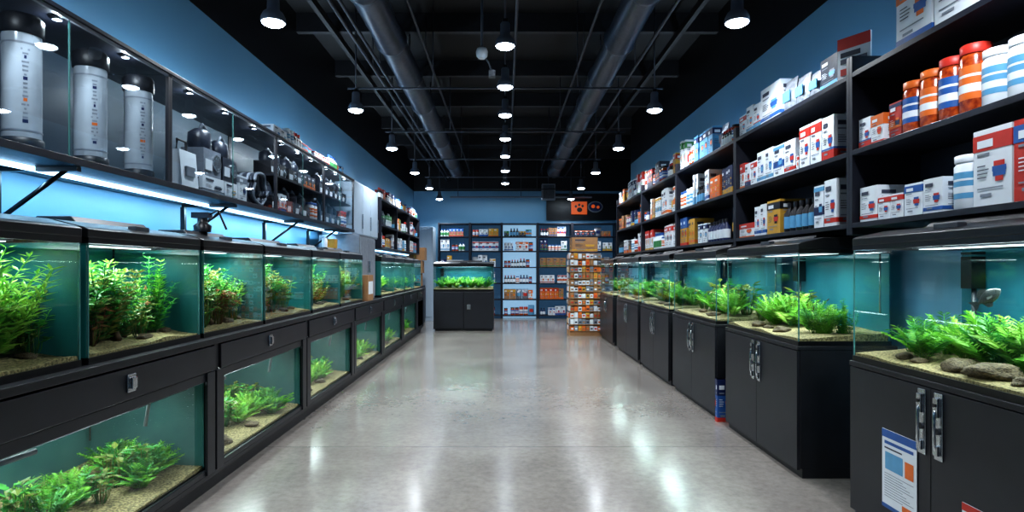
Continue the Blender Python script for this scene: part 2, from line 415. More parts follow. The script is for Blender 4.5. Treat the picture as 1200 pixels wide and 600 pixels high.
# ---------------------------------------------------------------- aquarium
def aquarium(loc,rot,L,D,H,plants,rocks=(),seed=0,hood=True,power=6,lcol=(0.75,0.95,1.0),back='backdrop',extra=True,sides=False,wood=None,fish=()):
    r=random.Random(seed)
    e=empty('aquarium',loc,rot)
    t=0.012
    b=MB()
    for z0,z1 in ((0,0.028),(H-0.025,H)):
        b.box((0,0,z0),(L,t,z1),'black_plastic'); b.box((0,D-t,z0),(L,D,z1),'black_plastic')
        b.box((0,t,z0),(t,D-t,z1),'black_plastic'); b.box((L-t,t,z0),(L,D-t,z1),'black_plastic')
    b.box((t,t,0.0),(L-t,D-t,0.006),'black_plastic')
    for x in (0.002,L-0.008):
        b.box((x,0.003,0.028),(x+0.006,0.009,H-0.025),'glass_edge')
    b.obj('rim',e)
    b=MB()
    y=0.004; z0,z1=0.02,H-0.01
    b.quad([(0.003,y,z0),(L-0.003,y,z0),(L-0.003,y,z1),(0.003,y,z1)],'glass')
    if not sides:
        for x in (0.004,L-0.004): b.quad([(x,y,z0),(x,D-0.006,z0),(x,D-0.006,z1),(x,y,z1)],'glass')
    b.obj('glass',e)
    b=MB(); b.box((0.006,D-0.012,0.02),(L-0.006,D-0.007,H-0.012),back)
    if sides:
        b.box((0.002,0.012,0.02),(0.006,D-0.012,H-0.012),back); b.box((L-0.006,0.012,0.02),(L-0.002,D-0.012,H-0.012),back)
    b.obj('backdrop_panel',e)
    zw=H-0.055
    b=MB(); b.quad([(0.006,0.008,zw),(L-0.006,0.008,zw),(L-0.006,D-0.014,zw),(0.006,D-0.014,zw)],'water'); b.obj('water_surface',e)
    nx,ny=28,10; b=MB(); vs=[];fs=[]
    def sh(u,v): return 0.040+0.04*v+0.018*noise.noise(Vector((u*4+seed*3.1,v*3,seed)))
    for j in range(ny+1):
        for i in range(nx+1):
            u,v=i/nx,j/ny; vs.append((0.009+u*(L-0.018),0.010+v*(D-0.026),sh(u*L,v)))
    for j in range(ny):
        for i in range(nx):
            a=j*(nx+1)+i; fs.append((a,a+1,a+nx+2,a+nx+1))
    b.add(vs,fs,'sand',True)
    for i in range(nx):
        p,q=vs[i],vs[i+1]; b.quad([(p[0],p[1],0.01),(q[0],q[1],0.01),q,p],'sand')
    for i0 in (0,nx):
        for j in range(ny):
            p,q=vs[j*(nx+1)+i0],vs[(j+1)*(nx+1)+i0]; b.quad([(p[0],p[1],0.01),(q[0],q[1],0.01),q,p],'sand')
    b.obj('sand_bed',e)
    for k,(kind,u,v,s) in enumerate(plants):
        me=PL[kind][(seed+k)%len(PL[kind])]
        x=u*L; y=max(0.1,min(D-0.1,v*D)); 
        link('plant_%d'%(k+1),me,e,(x,y,sh(x,v)-0.012),(0,0,r.uniform(0,6.28)),0,s)
    for k,(u,v,s) in enumerate(rocks):
        link('rock_%d'%(k+1),ROCKS[(k+seed)%3],e,(u*L,max(0.07,v*D),sh(u*L,v)+s*0.2),(0,0,r.uniform(0,6)),0,(s*1.3,s,s*0.9))
    for k,(kind,u,v,z,s,yaw,pitch) in enumerate(fish):
        link('fish_%d'%(k+1),FISH[kind],e,(u*L,v*D,z),(0,pitch,yaw),0,s)
    if wood: link('driftwood',WOOD[seed%2],e,(wood[0]*L,wood[1]*D,0.06),(0,0,wood[2]),0,wood[3])
    if extra:
        b=MB(); x=L*0.06+0.03
        b.box((x,D-0.09,H-0.22),(x+0.07,D-0.02,H-0.06),'black_plastic')
        b.tube([(x+0.035,D-0.05,H-0.2),(x+0.035,D-0.05,0.12)],0.011,'grey_plastic')
        b.lathe((x+0.035,D-0.05,0.12),[(0.018,0),(0.018,0.07)],'black_plastic',12)
        b.tube([(L-0.05,D-0.04,H-0.02),(L-0.05,D-0.04,0.2)],0.006,'chrome',6)
        if not hood:
            b.tube([(L*0.3,0.1,H-0.08),(L*0.75,0.1,H-0.08),(L*0.75,0.12,H-0.2)],0.010,'p_grey',8)
            b.box((L*0.08,0.12,H-0.30),(L*0.15,0.2,H-0.10),'grey_plastic'); b.tube([(L*0.115,0.16,H-0.3),(L*0.115,0.16,0.1)],0.012,'p_grey',8)
            b.tube([(L*0.15,0.16,H-0.12),(L*0.28,0.14,H-0.12)],0.012,'p_grey',8)
        b.obj('filter',e)
    if hood:
        b=MB()
        b.prism([(0.0,H),(D,H),(D,H+0.05),(D*0.8,H+0.075),(D*0.28,H+0.075),(0.02,H+0.045),(0.0,H+0.035)],-0.004,L+0.004,'black_plastic')
        b.prism([(D*0.36,H+0.075),(D*0.78,H+0.075),(D*0.72,H+0.105),(D*0.42,H+0.105)],L*0.2,L*0.8,'black_laminate')
        b.box((L*0.44,0.05,H+0.05),(L*0.56,0.09,H+0.075),'grey_plastic')
        b.obj('hood',e,bevel=0.004)
    b=MB(); b.box((L*0.1,D*0.4,H-0.022),(L*0.9,D*0.6,H-0.006),'grey_plastic'); b.box((L*0.12,D*0.43,H-0.026),(L*0.88,D*0.57,H-0.022),'led_white'); b.obj('led_bar',e)
    area('tank_light',e,(L/2,D*0.42,H-0.032),L*0.76,0.12,power,lcol)
    return e

# ---------------------------------------------------------------- products
def bands(b,x,y,z,w,d,h,z0,z1,m,k=0.0015): b.box((x-k,y-k,z+z0*h),(x+w+k,y+d+k,z+z1*h),m)
def p_box(b,x,y,z,w,d,h,body,c1,c2,r,style=None):
    b.box((x,y,z),(x+w,y+d,z+h),body)
    st=r.randrange(5) if style is None else style
    if st==0: bands(b,x,y,z,w,d,h,0.0,0.22,c1); bands(b,x,y,z,w,d,h,0.22,0.27,c2)
    elif st==1: bands(b,x,y,z,w,d,h,0.72,0.93,c1)
    elif st==2: bands(b,x,y,z,w,d,h,0.3,0.5,c1); bands(b,x,y,z,w,d,h,0.86,0.96,c2)
    elif st==3: bands(b,x,y,z,w,d,h,0.62,1.0,c1); bands(b,x,y,z,w,d,h,0.0,0.1,c2)
    else: bands(b,x,y,z,w,d,h,0.08,0.18,c2)
    k=0.003
    def rect(u0,u1,v0,v1,m):
        b.quad([(x+u0*w,y-k,z+v0*h),(x+u1*w,y-k,z+v0*h),(x+u1*w,y-k,z+v1*h),(x+u0*w,y-k,z+v1*h)],m)
    def side(u0,u1,v0,v1,m):
        for xx in (x-k,x+w+k):
            b.quad([(xx,y+u0*d,z+v0*h),(xx,y+u1*d,z+v0*h),(xx,y+u1*d,z+v1*h),(xx,y+u0*d,z+v1*h)],m)
    lt=body in('white_box','p_yellow','cardboard','p_sky')
    a0=r.uniform(0.45,0.6)
    for f in (rect,side):
        f(0.12,a0,0.76,0.86,'ink' if (st not in(1,3) and lt) else 'white_box')
        f(0.12,0.45,0.66,0.69,'p_grey')
        for q,(u0,u1) in enumerate(((0.60,0.80),(0.54,0.86),(0.52,0.88),(0.56,0.84))):
            f(u0,u1,0.30+q*0.065,0.365+q*0.065,c2 if q%3 else (c1 if c1!=c2 else 'p_yellow'))
        for q in range(4): f(0.12,0.34+0.03*((q*7)%4),0.515-q*0.05,0.53-q*0.05,'ink' if lt else 'white_box')
        f(0.12,0.8,0.215,0.235,'p_grey'); f(0.2,0.5,0.12,0.16,'p_grey')
def p_jar(b,x,y,z,w,h,body,label,lid,r):
    cx,cy,R0=x+w/2,y+w/2,w/2
    b.lathe((cx,cy,z),[(R0*0.94,0),(R0,0.01),(R0,h*0.8),(R0*0.85,h*0.86)],body,20)
    b.lathe((cx,cy,z),[(R0*1.012,h*0.2),(R0*1.012,h*0.68)],label,20)
    b.lathe((cx,cy,z),[(R0*1.018,h*0.30),(R0*1.018,h*0.42)],'p_blue' if label=='white_box' else 'white_box',20)
    b.lathe((cx,cy,z),[(R0*1.018,h*0.52),(R0*1.018,h*0.56)],'ink' if label=='white_box' else 'white_box',20)
    b.lathe((cx,cy,z),[(R0*0.95,h*0.86),(R0*0.97,h*0.88),(R0*0.97,h*0.99),(R0*0.9,h)],lid,20)
def p_bottle(b,x,y,z,w,h,body,label,lid,r):
    cx,cy,R0=x+w/2,y+w/2,w/2
    b.lathe((cx,cy,z),[(R0*0.95,0),(R0,0.008),(R0,h*0.62),(R0*0.4,h*0.78),(R0*0.36,h*0.84)],body,14)
    b.lathe((cx,cy,z),[(R0*1.02,h*0.12),(R0*1.02,h*0.52)],label,14)
    b.lathe((cx,cy,z),[(R0*0.46,h*0.84),(R0*0.44,h)],lid,12)
def p_bag(b,x,y,z,w,h,m,c,r):
    n=4; vs=[]; d=0.09
    prof=[(0.5,0.0),(0.55,0.15),(0.5,0.5),(0.3,0.8),(0.05,0.95),(0.05,1)]
    for s in (-1,1):
        for pd,pz in prof:
            for i in range(n+1):
                u=i/n; bulge=math.sin(math.pi*u)*0.7+0.3
                vs.append((x+u*w,y+d/2+s*pd*d*bulge,z+pz*h))
    fs=[]; P=len(prof)
    for s in (0,1):
        o=s*P*(n+1)
        for j in range(P-1):
            for i in range(n):
                a=o+j*(n+1)+i; fs.append((a,a+1,a+n+2,a+n+1))
    b.add(vs,fs,m,True)
    b.box((x+w*0.2,y-0.004,z+h*0.3),(x+w*0.8,y+0.004,z+h*0.62),c)
def p_pump(b,x,y,z,w,h,r):
    body=r.choice(['p_black','p_dark','p_grey'])
    b.box((x,y+0.01,z),(x+w,y+0.16,z+h*0.5),body)
    b.lathe((x+w*0.35,y+0.08,z+h*0.5),[(w*0.3,0),(w*0.32,h*0.1),(w*0.3,h*0.3),(w*0.15,h*0.38)],'p_dark',14)
    b.tube([(x+w*0.35,y+0.08,z+h*0.85),(x+w*0.5,y+0.08,z+h*0.99),(x+w*0.8,y+0.08,z+h*0.9),(x+w*0.88,y+0.06,z+h*0.45)],0.012,'p_grey')
    b.lathe((x+w*0.72,y+0.0,z+h*0.27),[(h*0.16,0),(h*0.16,0.012)],'chrome',14,'Y')
    b.box((x+w*0.08,y+0.004,z+h*0.1),(x+w*0.45,y+0.01,z+h*0.3),'white_box')
CW=['p_red','p_orange','p_blue','p_sky','p_navy','p_green','p_yellow','p_red','p_orange']
def fill(b,x0,x1,y,z,hmax,r,mix='box',dmax=0.28):
    x=x0
    while x<x1-0.06:
        n=r.choice((1,2,2,3,4))
        kind=mix if mix not in('mixed','equip') else r.choice(['box','box','box','jar','bottle','bag'] if mix=='mixed' else ['pump','pump','box','pump','jar'])
        if kind=='box':
            w=r.uniform(0.07,0.17); h=hmax*r.uniform(0.5,0.97); d=min(dmax,r.uniform(0.12,0.26))
            body=r.choice(['white_box']*5+['p_yellow','p_sky','p_navy','p_dark','cardboard','p_orange','cardboard']); c1=r.choice(CW); c2=r.choice(CW); st=r.randrange(5)
            if w>hmax: n=1
            for i in range(n):
                if x+w>x1: break
                p_box(b,x,y+0.01+r.uniform(0,0.03),z,w,d,h,body,c1,c2,r,st); x+=w+0.006
            if w+x>x1: break
        elif kind=='jar':
            w=r.uniform(0.08,0.12); h=min(hmax*0.9,w*1.9); body,lab,lid=r.choice([('amber','white_box','p_red'),('white_box','p_sky','white_box'),('white_box','p_orange','p_blue'),('amber','p_blue','p_black')])
            for i in range(n):
                if x+w>x1: break
                p_jar(b,x,y+0.01,z,w,h,body,lab,lid,r); x+=w+0.006
            if w+x>x1: break
        elif kind=='bottle':
            w=r.uniform(0.055,0.08); h=min(hmax*0.85,w*2.8); body,lab,lid=r.choice([('p_black','p_sky','p_black'),('p_navy','white_box','p_black'),('white_box','p_green','p_blue'),('p_black','white_box','p_red')])
            for i in range(n+1):
                if x+w>x1: break
                p_bottle(b,x,y+0.01,z,w,h,body,lab,lid,r); x+=w+0.006
            if w+x>x1: break
        elif kind=='bag':
            w=r.uniform(0.12,0.18); h=min(hmax*0.9,0.26)
            if x+w<x1: p_bag(b,x,y+0.05,z,w,h,r.choice(['silver_bag','p_sky','white_box']),r.choice(CW),r)
            x+=w+0.01
        elif kind=='pump':
            w=r.uniform(0.14,0.22); h=hmax*0.9
            if x+w<x1: p_pump(b,x,y+0.02,z,w,h,r)
            x+=w+0.02
        if r.random()<0.3: x+=r.uniform(0.01,0.08)

# ================================================================ LEFT SIDE
CX=-1.69
bays=[(1.88+i*1.59,1.88+(i+1)*1.59) for i in range(6)]
Y0,Y1=bays[0][0],bays[-1][1]+0.9
def counter():
    e=empty('display_counter',(CX,Y0,0),LEFT); Lt=Y1-Y0; D=0.74
    b=MB()
    b.box((0,-0.015,0.865),(Lt,D,0.90),'black_laminate')
    b.box((0,0.05,0),(Lt,0.07,0.12),'black_laminate')
    b.box((0,0.0,0.10),(Lt,D,0.13),'black_laminate')
    b.box((0,D-0.02,0.13),(Lt,D,0.865),'black_laminate')
    b.box((0,0.02,0.72),(Lt,D-0.02,0.735),'black_laminate')
    b.obj('carcass',e,bevel=0.003)
    b=MB()
    edges=[p[0] for p in bays]+[bays[-1][1],Y1]
    for i in range(len(edges)-1):
        u0,u1=edges[i]-Y0,edges[i+1]-Y0
        b.box((u0,0.0,0.13),(u0+0.055,D-0.02,0.865),'black_laminate')
        b.box((u1-0.055,0.0,0.13),(u1-0.004,D-0.02,0.72),'black_laminate')
        b.box((u0+0.06,-0.012,0.715),(u1-0.01,0.02,0.855),'black_door')
        b.box((u0+0.05,0.0,0.66),(u1-0.05,0.02,0.71),'black_door'); b.box((u0+0.05,0.0,0.13),(u1-0.05,0.02,0.16),'black_door')
        b.box((u0+0.01,-0.012,0.13),(u0+0.10,0.004,0.71),'black_door'); b.box((u1-0.10,-0.012,0.13),(u1-0.01,0.004,0.71),'black_door')
    b.box((Lt-0.055,0,0.13),(Lt,D,0.865),'black_laminate')
    b.obj('frames',e,bevel=0.003)
    b=MB()
    for i in range(len(edges)-1):
        u=(edges[i]+edges[i+1])/2-Y0
        b.box((u-0.03,-0.02,0.75),(u+0.03,-0.012,0.83),'chrome'); b.box((u-0.018,-0.034,0.765),(u+0.018,-0.02,0.815),'chrome'); b.box((u-0.026,-0.024,0.79),(u+0.026,-0.018,0.796),'grey_plastic')
    b.obj('latches',e,bevel=0.002)
counter()
for i,(a,c) in enumerate(bays):
    rr=random.Random(i+50)
    pl=[]
    for k in range(18):
        pl.append((rr.choice(['fern','fern','fern','fern_g','broad']),rr.uniform(0.3,0.96),rr.uniform(0.16,0.7),rr.uniform(0.7,1.05)))
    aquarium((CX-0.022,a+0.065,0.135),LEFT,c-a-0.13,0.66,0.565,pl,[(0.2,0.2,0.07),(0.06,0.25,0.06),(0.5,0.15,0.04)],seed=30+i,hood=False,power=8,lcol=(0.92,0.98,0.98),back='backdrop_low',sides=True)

ed=[(1.50,2.44),(2.48,3.39),(3.43,4.27),(4.31,5.32),(5.37,6.25),(6.29,7.25),(8.35,9.3),(9.34,10.3),(10.34,11.3),(11.34,12.25)]
specs=[[('bush',0.72,0.42,1.18),('bush',0.88,0.5,0.8),('bush_r',0.45,0.55,0.9),('bush_o',0.25,0.6,0.8),('broad',0.92,0.3,0.8),('broad_r',0.55,0.25,0.8)],
 [('bush_o',0.14,0.5,1.12),('bush_o',0.30,0.4,1.15),('bush_r',0.24,0.6,1.1),('bush',0.40,0.6,1.15),('bush_o',0.5,0.4,0.85),('bush_g',0.84,0.42,1.1),('broad',0.64,0.3,0.7),('broad_r',0.2,0.25,0.9)],
 [('bush_r',0.16,0.5,1.05),('bush_o',0.36,0.5,1.15),('bush_o',0.58,0.5,1.1),('bush_r',0.5,0.4,0.9),('bush',0.84,0.5,0.8),('fern',0.1,0.4,0.9),('broad_r',0.5,0.25,1.1),('broad',0.25,0.25,1.1),('broad',0.75,0.25,1.0)],
 [('bush_r',0.18,0.5,0.95),('bush_o',0.38,0.5,1.15),('bush_o',0.58,0.5,1.1),('bush_r',0.5,0.4,0.85),('bush',0.76,0.5,0.7),('broad_r',0.2,0.25,1.0),('broad',0.65,0.25,1.2),('broad',0.42,0.25,1.1)]]
for i,(a,c) in enumerate(ed):
    rr=random.Random(i)
    sp=specs[i] if i<4 else [(rr.choice(['bush_o','bush','bush_g','bush_r']),u,0.45,rr.uniform(0.8,1.1)) for u in (0.12,0.3,0.48,0.66,0.86)]
    if i>5: sp=[('fern',rr.uniform(0.1,0.9),0.5,1.3) for _ in range(7)]
    fs=[(1,0.66,0.25,0.30,0.04,0.3,0.1),(1,0.72,0.3,0.22,0.035,2.8,0)] if i in (1,2) else []
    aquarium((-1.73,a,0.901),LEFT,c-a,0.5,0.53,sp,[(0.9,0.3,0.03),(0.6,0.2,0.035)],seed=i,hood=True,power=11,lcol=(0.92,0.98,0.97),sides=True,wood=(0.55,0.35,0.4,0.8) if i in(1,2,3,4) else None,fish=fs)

b=MB(); b.box((-2.43,1.2,0.0),(-1.69,1.875,0.90),'black_laminate'); b.box((-1.692,1.25,0.1),(-1.68,1.83,0.82),'black_door'); b.obj('counter_end_cabinet',bevel=0.004)

cs=[(1.88,3.48),(3.48,5.1),(5.1,6.45),(6.45,7.7)]
CXU=-1.95
def cases():
    for i,(a,c) in enumerate(cs):
        e=empty('glass_display_case',(CXU,a,1.77),LEFT); L=c-a; D=0.42; H=0.68
        b=MB()
        b.box((0,-0.01,0),(L,D,0.035),'shelf_black'); b.box((0,-0.01,H-0.02),(L,D,H),'shelf_black')
        for x in (0,L-0.02): b.box((x,0,0.035),(x+0.02,0.02,H-0.02),'shelf_black'); b.box((x,D-0.02,0.035),(x+0.02,D,H-0.02),'shelf_black')
        if i>=2: b.box((0.02,0.03,0.33),(L-0.02,D-0.01,0.345),'shelf_black')
        b.box((0,0,H-0.035),(L,0.015,H-0.02),'steel')
        b.obj('frame',e,bevel=0.002)
        b=MB(); b.box((0.02,D-0.012,0.035),(L-0.02,D-0.006,H-0.02),'case_back' if i!=1 else 'case_back_light'); b.obj('back_panel',e)
        b=MB(); b.quad([(0.02,0.008,0.035),(L-0.02,0.008,0.035),(L-0.02,0.008,H-0.035),(0.02,0.008,H-0.035)],'case_glass')
        b.box((L/2-0.004,0.004,0.035),(L/2+0.004,0.007,H-0.035),'glass_edge'); b.obj('glass_doors',e)
        b=MB(); b.box((0.0,0.21,-0.02),(L,0.235,0.0),'led_blue'); b.box((0.05,D+0.01,H-0.01),(L-0.05,D+0.022,H+0.01),'led_blue'); b.obj('led_tube',e)
        area('undershelf_light',e,(L/2,0.222,-0.024),L-0.02,0.022,7.0,(0.42,0.76,1.0),(R(25),0,0))
        area('cove_light',e,(L/2,D+0.016,H+0.02),L-0.1,0.015,6.5,(0.70,0.88,1.0),(R(180),0,0))
        b=MB()
        x=L*0.55
        b.box((x-0.015,0.02,-0.02),(x+0.015,D-0.01,0.0),'black_plastic')
        b.box((x-0.015,D-0.03,-0.26),(x+0.015,D-0.0,-0.02),'black_plastic')
        b.tube([(x,D-0.02,-0.25),(x,0.08,-0.015)],0.011,'black_plastic',8)
        b.obj('bracket',e)
        b=MB()
        for q,u in enumerate((0.2,0.5,0.8)):  # added fill lights to brighten the case contents, dressed with small discs
            b.lathe((L*u,0.06,H-0.034),[(0.02,0),(0.024,0.012)],'grey_plastic',16)
            l=bpy.data.lights.new('puck_light','POINT'); l.energy=1.9; l.shadow_soft_size=0.006; l.color=(0.85,0.94,1.0)
            o=bpy.data.objects.new('puck_light',l); COL.objects.link(o); o.parent=e; o.location=(L*u,0.06,H-0.045)
        b.obj('fill_light_discs',e)
cases()
for Y in (2.16,2.565,2.99,3.38):
    e=empty('filter_canister',(-2.075,Y,1.806)); b=MB(); r0=0.075
    b.lathe((0,0,0),[(r0,0),(r0*1.04,0.01),(r0*1.04,0.045),(r0*0.96,0.05)],'canister_cap',28)
    b.lathe((0,0,0),[(r0*0.95,0.05),(r0*0.95,0.49)],'canister_white',28)
    b.lathe((0,0,0),[(r0*1.0,0.49),(r0*1.05,0.495),(r0*1.05,0.56),(r0*0.9,0.575)],'canister_cap',28)
    b.lathe((0,0,0),[(r0*0.965,0.445),(r0*0.965,0.452)],'p_grey',28)
    b.lathe((0,0,0),[(r0*0.965,0.075),(r0*0.965,0.082)],'p_grey',28)
    rq=random.Random(int(Y*100))
    for k in range(18):
        a=R(-42); hh=0.11+k*0.018; wd=rq.uniform(0.05,0.22); rr=r0*0.962
        p=[(rr*math.cos(a+da),rr*math.sin(a+da),hh+dz) for da,dz in ((-wd,0),(wd,0),(wd,0.008 if k%5 else 0.014),(-wd,0.008 if k%5 else 0.014))]
        b.quad(p,'p_grey' if k%5 else ('p_orange' if k==5 else 'p_navy'))
    b.obj('body',e)
e=empty('white_carrier_bag',(-2.0,3.70,1.806),LEFT); b=MB()
b.prism([(0,0),(0.12,0),(0.1,0.24),(0.02,0.24)],0,0.2,'white_box'); b.tube([(0.04,0.06,0.23),(0.05,0.06,0.31),(0.15,0.06,0.31),(0.16,0.06,0.23)],0.008,'p_black'); b.box((0.05,-0.004,0.08),(0.15,0.012,0.14),'p_grey'); b.obj('bag',e)
rr=random.Random(3)
b=MB(); p_box(b,0,0,0,0.3,0.22,0.12,'white_box','p_grey','p_dark',rr,0); p_box(b,0.31,0,0,0.2,0.2,0.12,'white_box','p_grey','p_grey',rr,4)
p_box(b,0.53,0,0,0.14,0.2,0.2,'white_box','p_grey','p_navy',rr,1)
b.obj('boxed_filter_kits',None,(-2.0,3.95,1.806),LEFT)
b=MB(); p_pump(b,0,0,0,0.24,0.36,rr); p_pump(b,0.27,0,0,0.22,0.33,rr); b.obj('aquarium_pumps',None,(-1.99,3.96,1.9285),LEFT)
b=MB()
for k in range(7):
    pts=[(0.13*math.cos(t*math.pi/12),0.03*k-0.09+0.01*math.sin(t),0.145+0.13*math.sin(t*math.pi/12)) for t in range(25)]
    b.tube(pts,0.0125,'p_dark' if k%2 else 'p_grey',8)
b.obj('coiled_air_hose',None,(-2.1,4.9,1.806),LEFT)
for i in (2,3):
    a,c=cs[i]; b=MB(); rr=random.Random(60+i)
    fill(b,0.05,c-a-0.05,0.03,0.036,0.28,rr,'equip'); fill(b,0.05,c-a-0.05,0.04,0.346,0.27,rr,'equip')
    b.obj('aquarium_pumps',None,(CXU,a,1.77),LEFT)
b=MB(); rr=random.Random(8); fill(b,0,2.4,0.0,0,0.20,rr,'mixed',0.2); b.obj('boxed_supplies',None,(-2.0,5.2,2.451),LEFT)
b=MB(); b.lathe((0,0,0),[(0.05,0),(0.055,0.04),(0.03,0.06),(0.03,0.09)],'p_black',14); b.box((-0.06,-0.03,0.09),(0.05,0.03,0.125),'p_dark'); b.tube([(0.02,0,0.1),(0.1,0,0.14),(0.13,0.05,0.02)],0.007,'p_black'); b.obj('air_pump',None,(-1.95,3.85,1.537))
b=MB(); b.lathe((0,0,0),[(0.03,0),(0.03,0.09),(0.02,0.1)],'white_box',12); b.lathe((0.0,0.09,0),[(0.025,0),(0.025,0.07)],'p_yellow',12); b.box((-0.05,0.2,0),(0.05,0.32,0.1),'p_yellow'); b.obj('treatment_bottles',None,(-1.98,6.55,1.537))

e=empty('steel_control_cabinet',(-1.79,7.34,0.901),LEFT); b=MB()
b.box((0,0,0),(0.85,0.5,0.82),'steel'); b.box((0.02,-0.012,0.03),(0.42,0.0,0.79),'p_grey'); b.box((0.43,-0.012,0.03),(0.83,0.0,0.79),'p_grey'); b.box((0.38,-0.03,0.35),(0.40,-0.012,0.5),'chrome'); b.box((0.45,-0.03,0.35),(0.47,-0.012,0.5),'chrome'); b.obj('body',e,bevel=0.004)
b=MB(); b.box((0,0,0),(0.075,0.3,0.32),'cardboard'); b.box((0.075,0.03,0.08),(0.077,0.27,0.24),'white_box'); b.obj('cardboard_box',None,(-1.775,7.40,0.901))

e=empty('storage_cupboard',(-1.98,7.75,1.75),LEFT); b=MB(); b.box((0,0,0),(1.5,0.4,0.72),'white_cabinet')
for k in range(3): b.box((0.02+k*0.49,-0.012,0.02),(0.50+k*0.49,0,0.70),'white_cabinet'); b.box((0.46+k*0.49,-0.03,0.1),(0.475+k*0.49,-0.012,0.3),'chrome')
b.obj('body',e,bevel=0.004)
def shelfunit(name,loc,rot,L,D,H,levels,cols,backm=None,th=0.03):
    e=empty(name,loc,rot); b=MB()
    for k in range(cols+1):
        x=k*(L-0.03)/cols; b.box((x,0,0),(x+0.03,D,H),'shelf_black')
    b.obj('uprights',e,bevel=0.002)
    b=MB()
    for z in levels:
        for k in range(cols):
            x=k*(L-0.03)/cols; b.box((x+0.03,0.004,z),(x+(L-0.03)/cols,D,z+th),'shelf_black')
    b.obj('shelves',e,bevel=0.002)
    if backm: b=MB(); b.box((0.03,D,0),(L-0.03,D+0.006,H),backm); b.obj('back_panel',e)
    return e
shelfunit('product_shelving',(-1.95,9.4,1.62),LEFT,4.2,0.42,0.8,[0.0,0.36,0.77],3)
for k,z in enumerate((1.651,2.011,2.421)):
    for c in range(3):
        b=MB(); rr=random.Random(100+k*5+c); fill(b,0.06+c*1.39,1.36+c*1.39,0.02,0,0.3 if k<2 else 0.2,rr,'mixed'); b.obj('shelf_products',None,(-1.95,9.4,z),LEFT)
area('undershelf_light',None,(-2.2,11.4,1.60),0.05,4.0,14,(0.45,0.78,1.0))
b=MB(); b.box((-2.22,9.45,1.60),(-2.18,13.5,1.618),'led_blue'); b.obj('led_tube')
area('cove_light',None,(-2.415,10.7,2.50),0.02,6.0,20,(0.70,0.88,1.0),(R(180),0,0))
b=MB(); b.box((-2.43,7.8,2.475),(-2.40,13.6,2.49),'led_blue'); b.obj('led_tube')
b=MB(); b.box((-2.43,13.0,0),(-1.95,14.6,0.9),'black_laminate'); b.box((-1.95,13.05,0.1),(-1.935,13.8,0.85),'black_door'); b.box((-1.95,13.82,0.1),(-1.935,14.55,0.85),'black_door'); b.obj('base_cabinet',bevel=0.004)
b=MB(); b.box((-2.4,14.9,0),(-1.80,15.5,2.35),'white_cabinet'); b.box((-2.37,14.885,0.1),(-2.11,14.9,2.3),'white_cabinet'); b.box((-2.09,14.885,0.1),(-1.83,14.9,2.3),'white_cabinet'); b.box((-2.14,14.86,1.1),(-2.12,14.885,1.3),'chrome'); b.obj('storage_locker',bevel=0.004)
b=MB(); 
for k,(x,y,z) in enumerate(((-2.35,13.75,0.901),(-2.31,13.72,1.2),(-2.26,13.78,1.5))): b.box((x,y,z),(x+0.4,y+0.38,z+0.29),'cardboard'); b.box((x+0.15,y-0.001,z),(x+0.2,y+0.381,z+0.291),'p_yellow')
b.obj('stacked_cardboard_boxes')

e=empty('aquarium_stand',(-1.5,12.47,0),BACK); b=MB()
b.box((0,0.02,0.04),(1.26,0.55,0.84),'black_laminate'); b.box((0.03,0.04,0),(1.23,0.5,0.04),'black_laminate')
b.box((0.01,0.0,0.05),(0.625,0.02,0.82),'black_door'); b.box((0.635,0.0,0.05),(1.25,0.02,0.82),'black_door'); b.box((0.7,-0.012,0.45),(0.78,0,0.56),'chrome'); b.obj('body',e,bevel=0.004)
aquarium((-1.5,12.48,0.841),BACK,1.26,0.5,0.53,[('fern',u,0.4+0.1*(i%2),1.3) for i,u in enumerate((0.12,0.25,0.37,0.5,0.62,0.74,0.86))],[],seed=77,power=13,back='backdrop_blue')

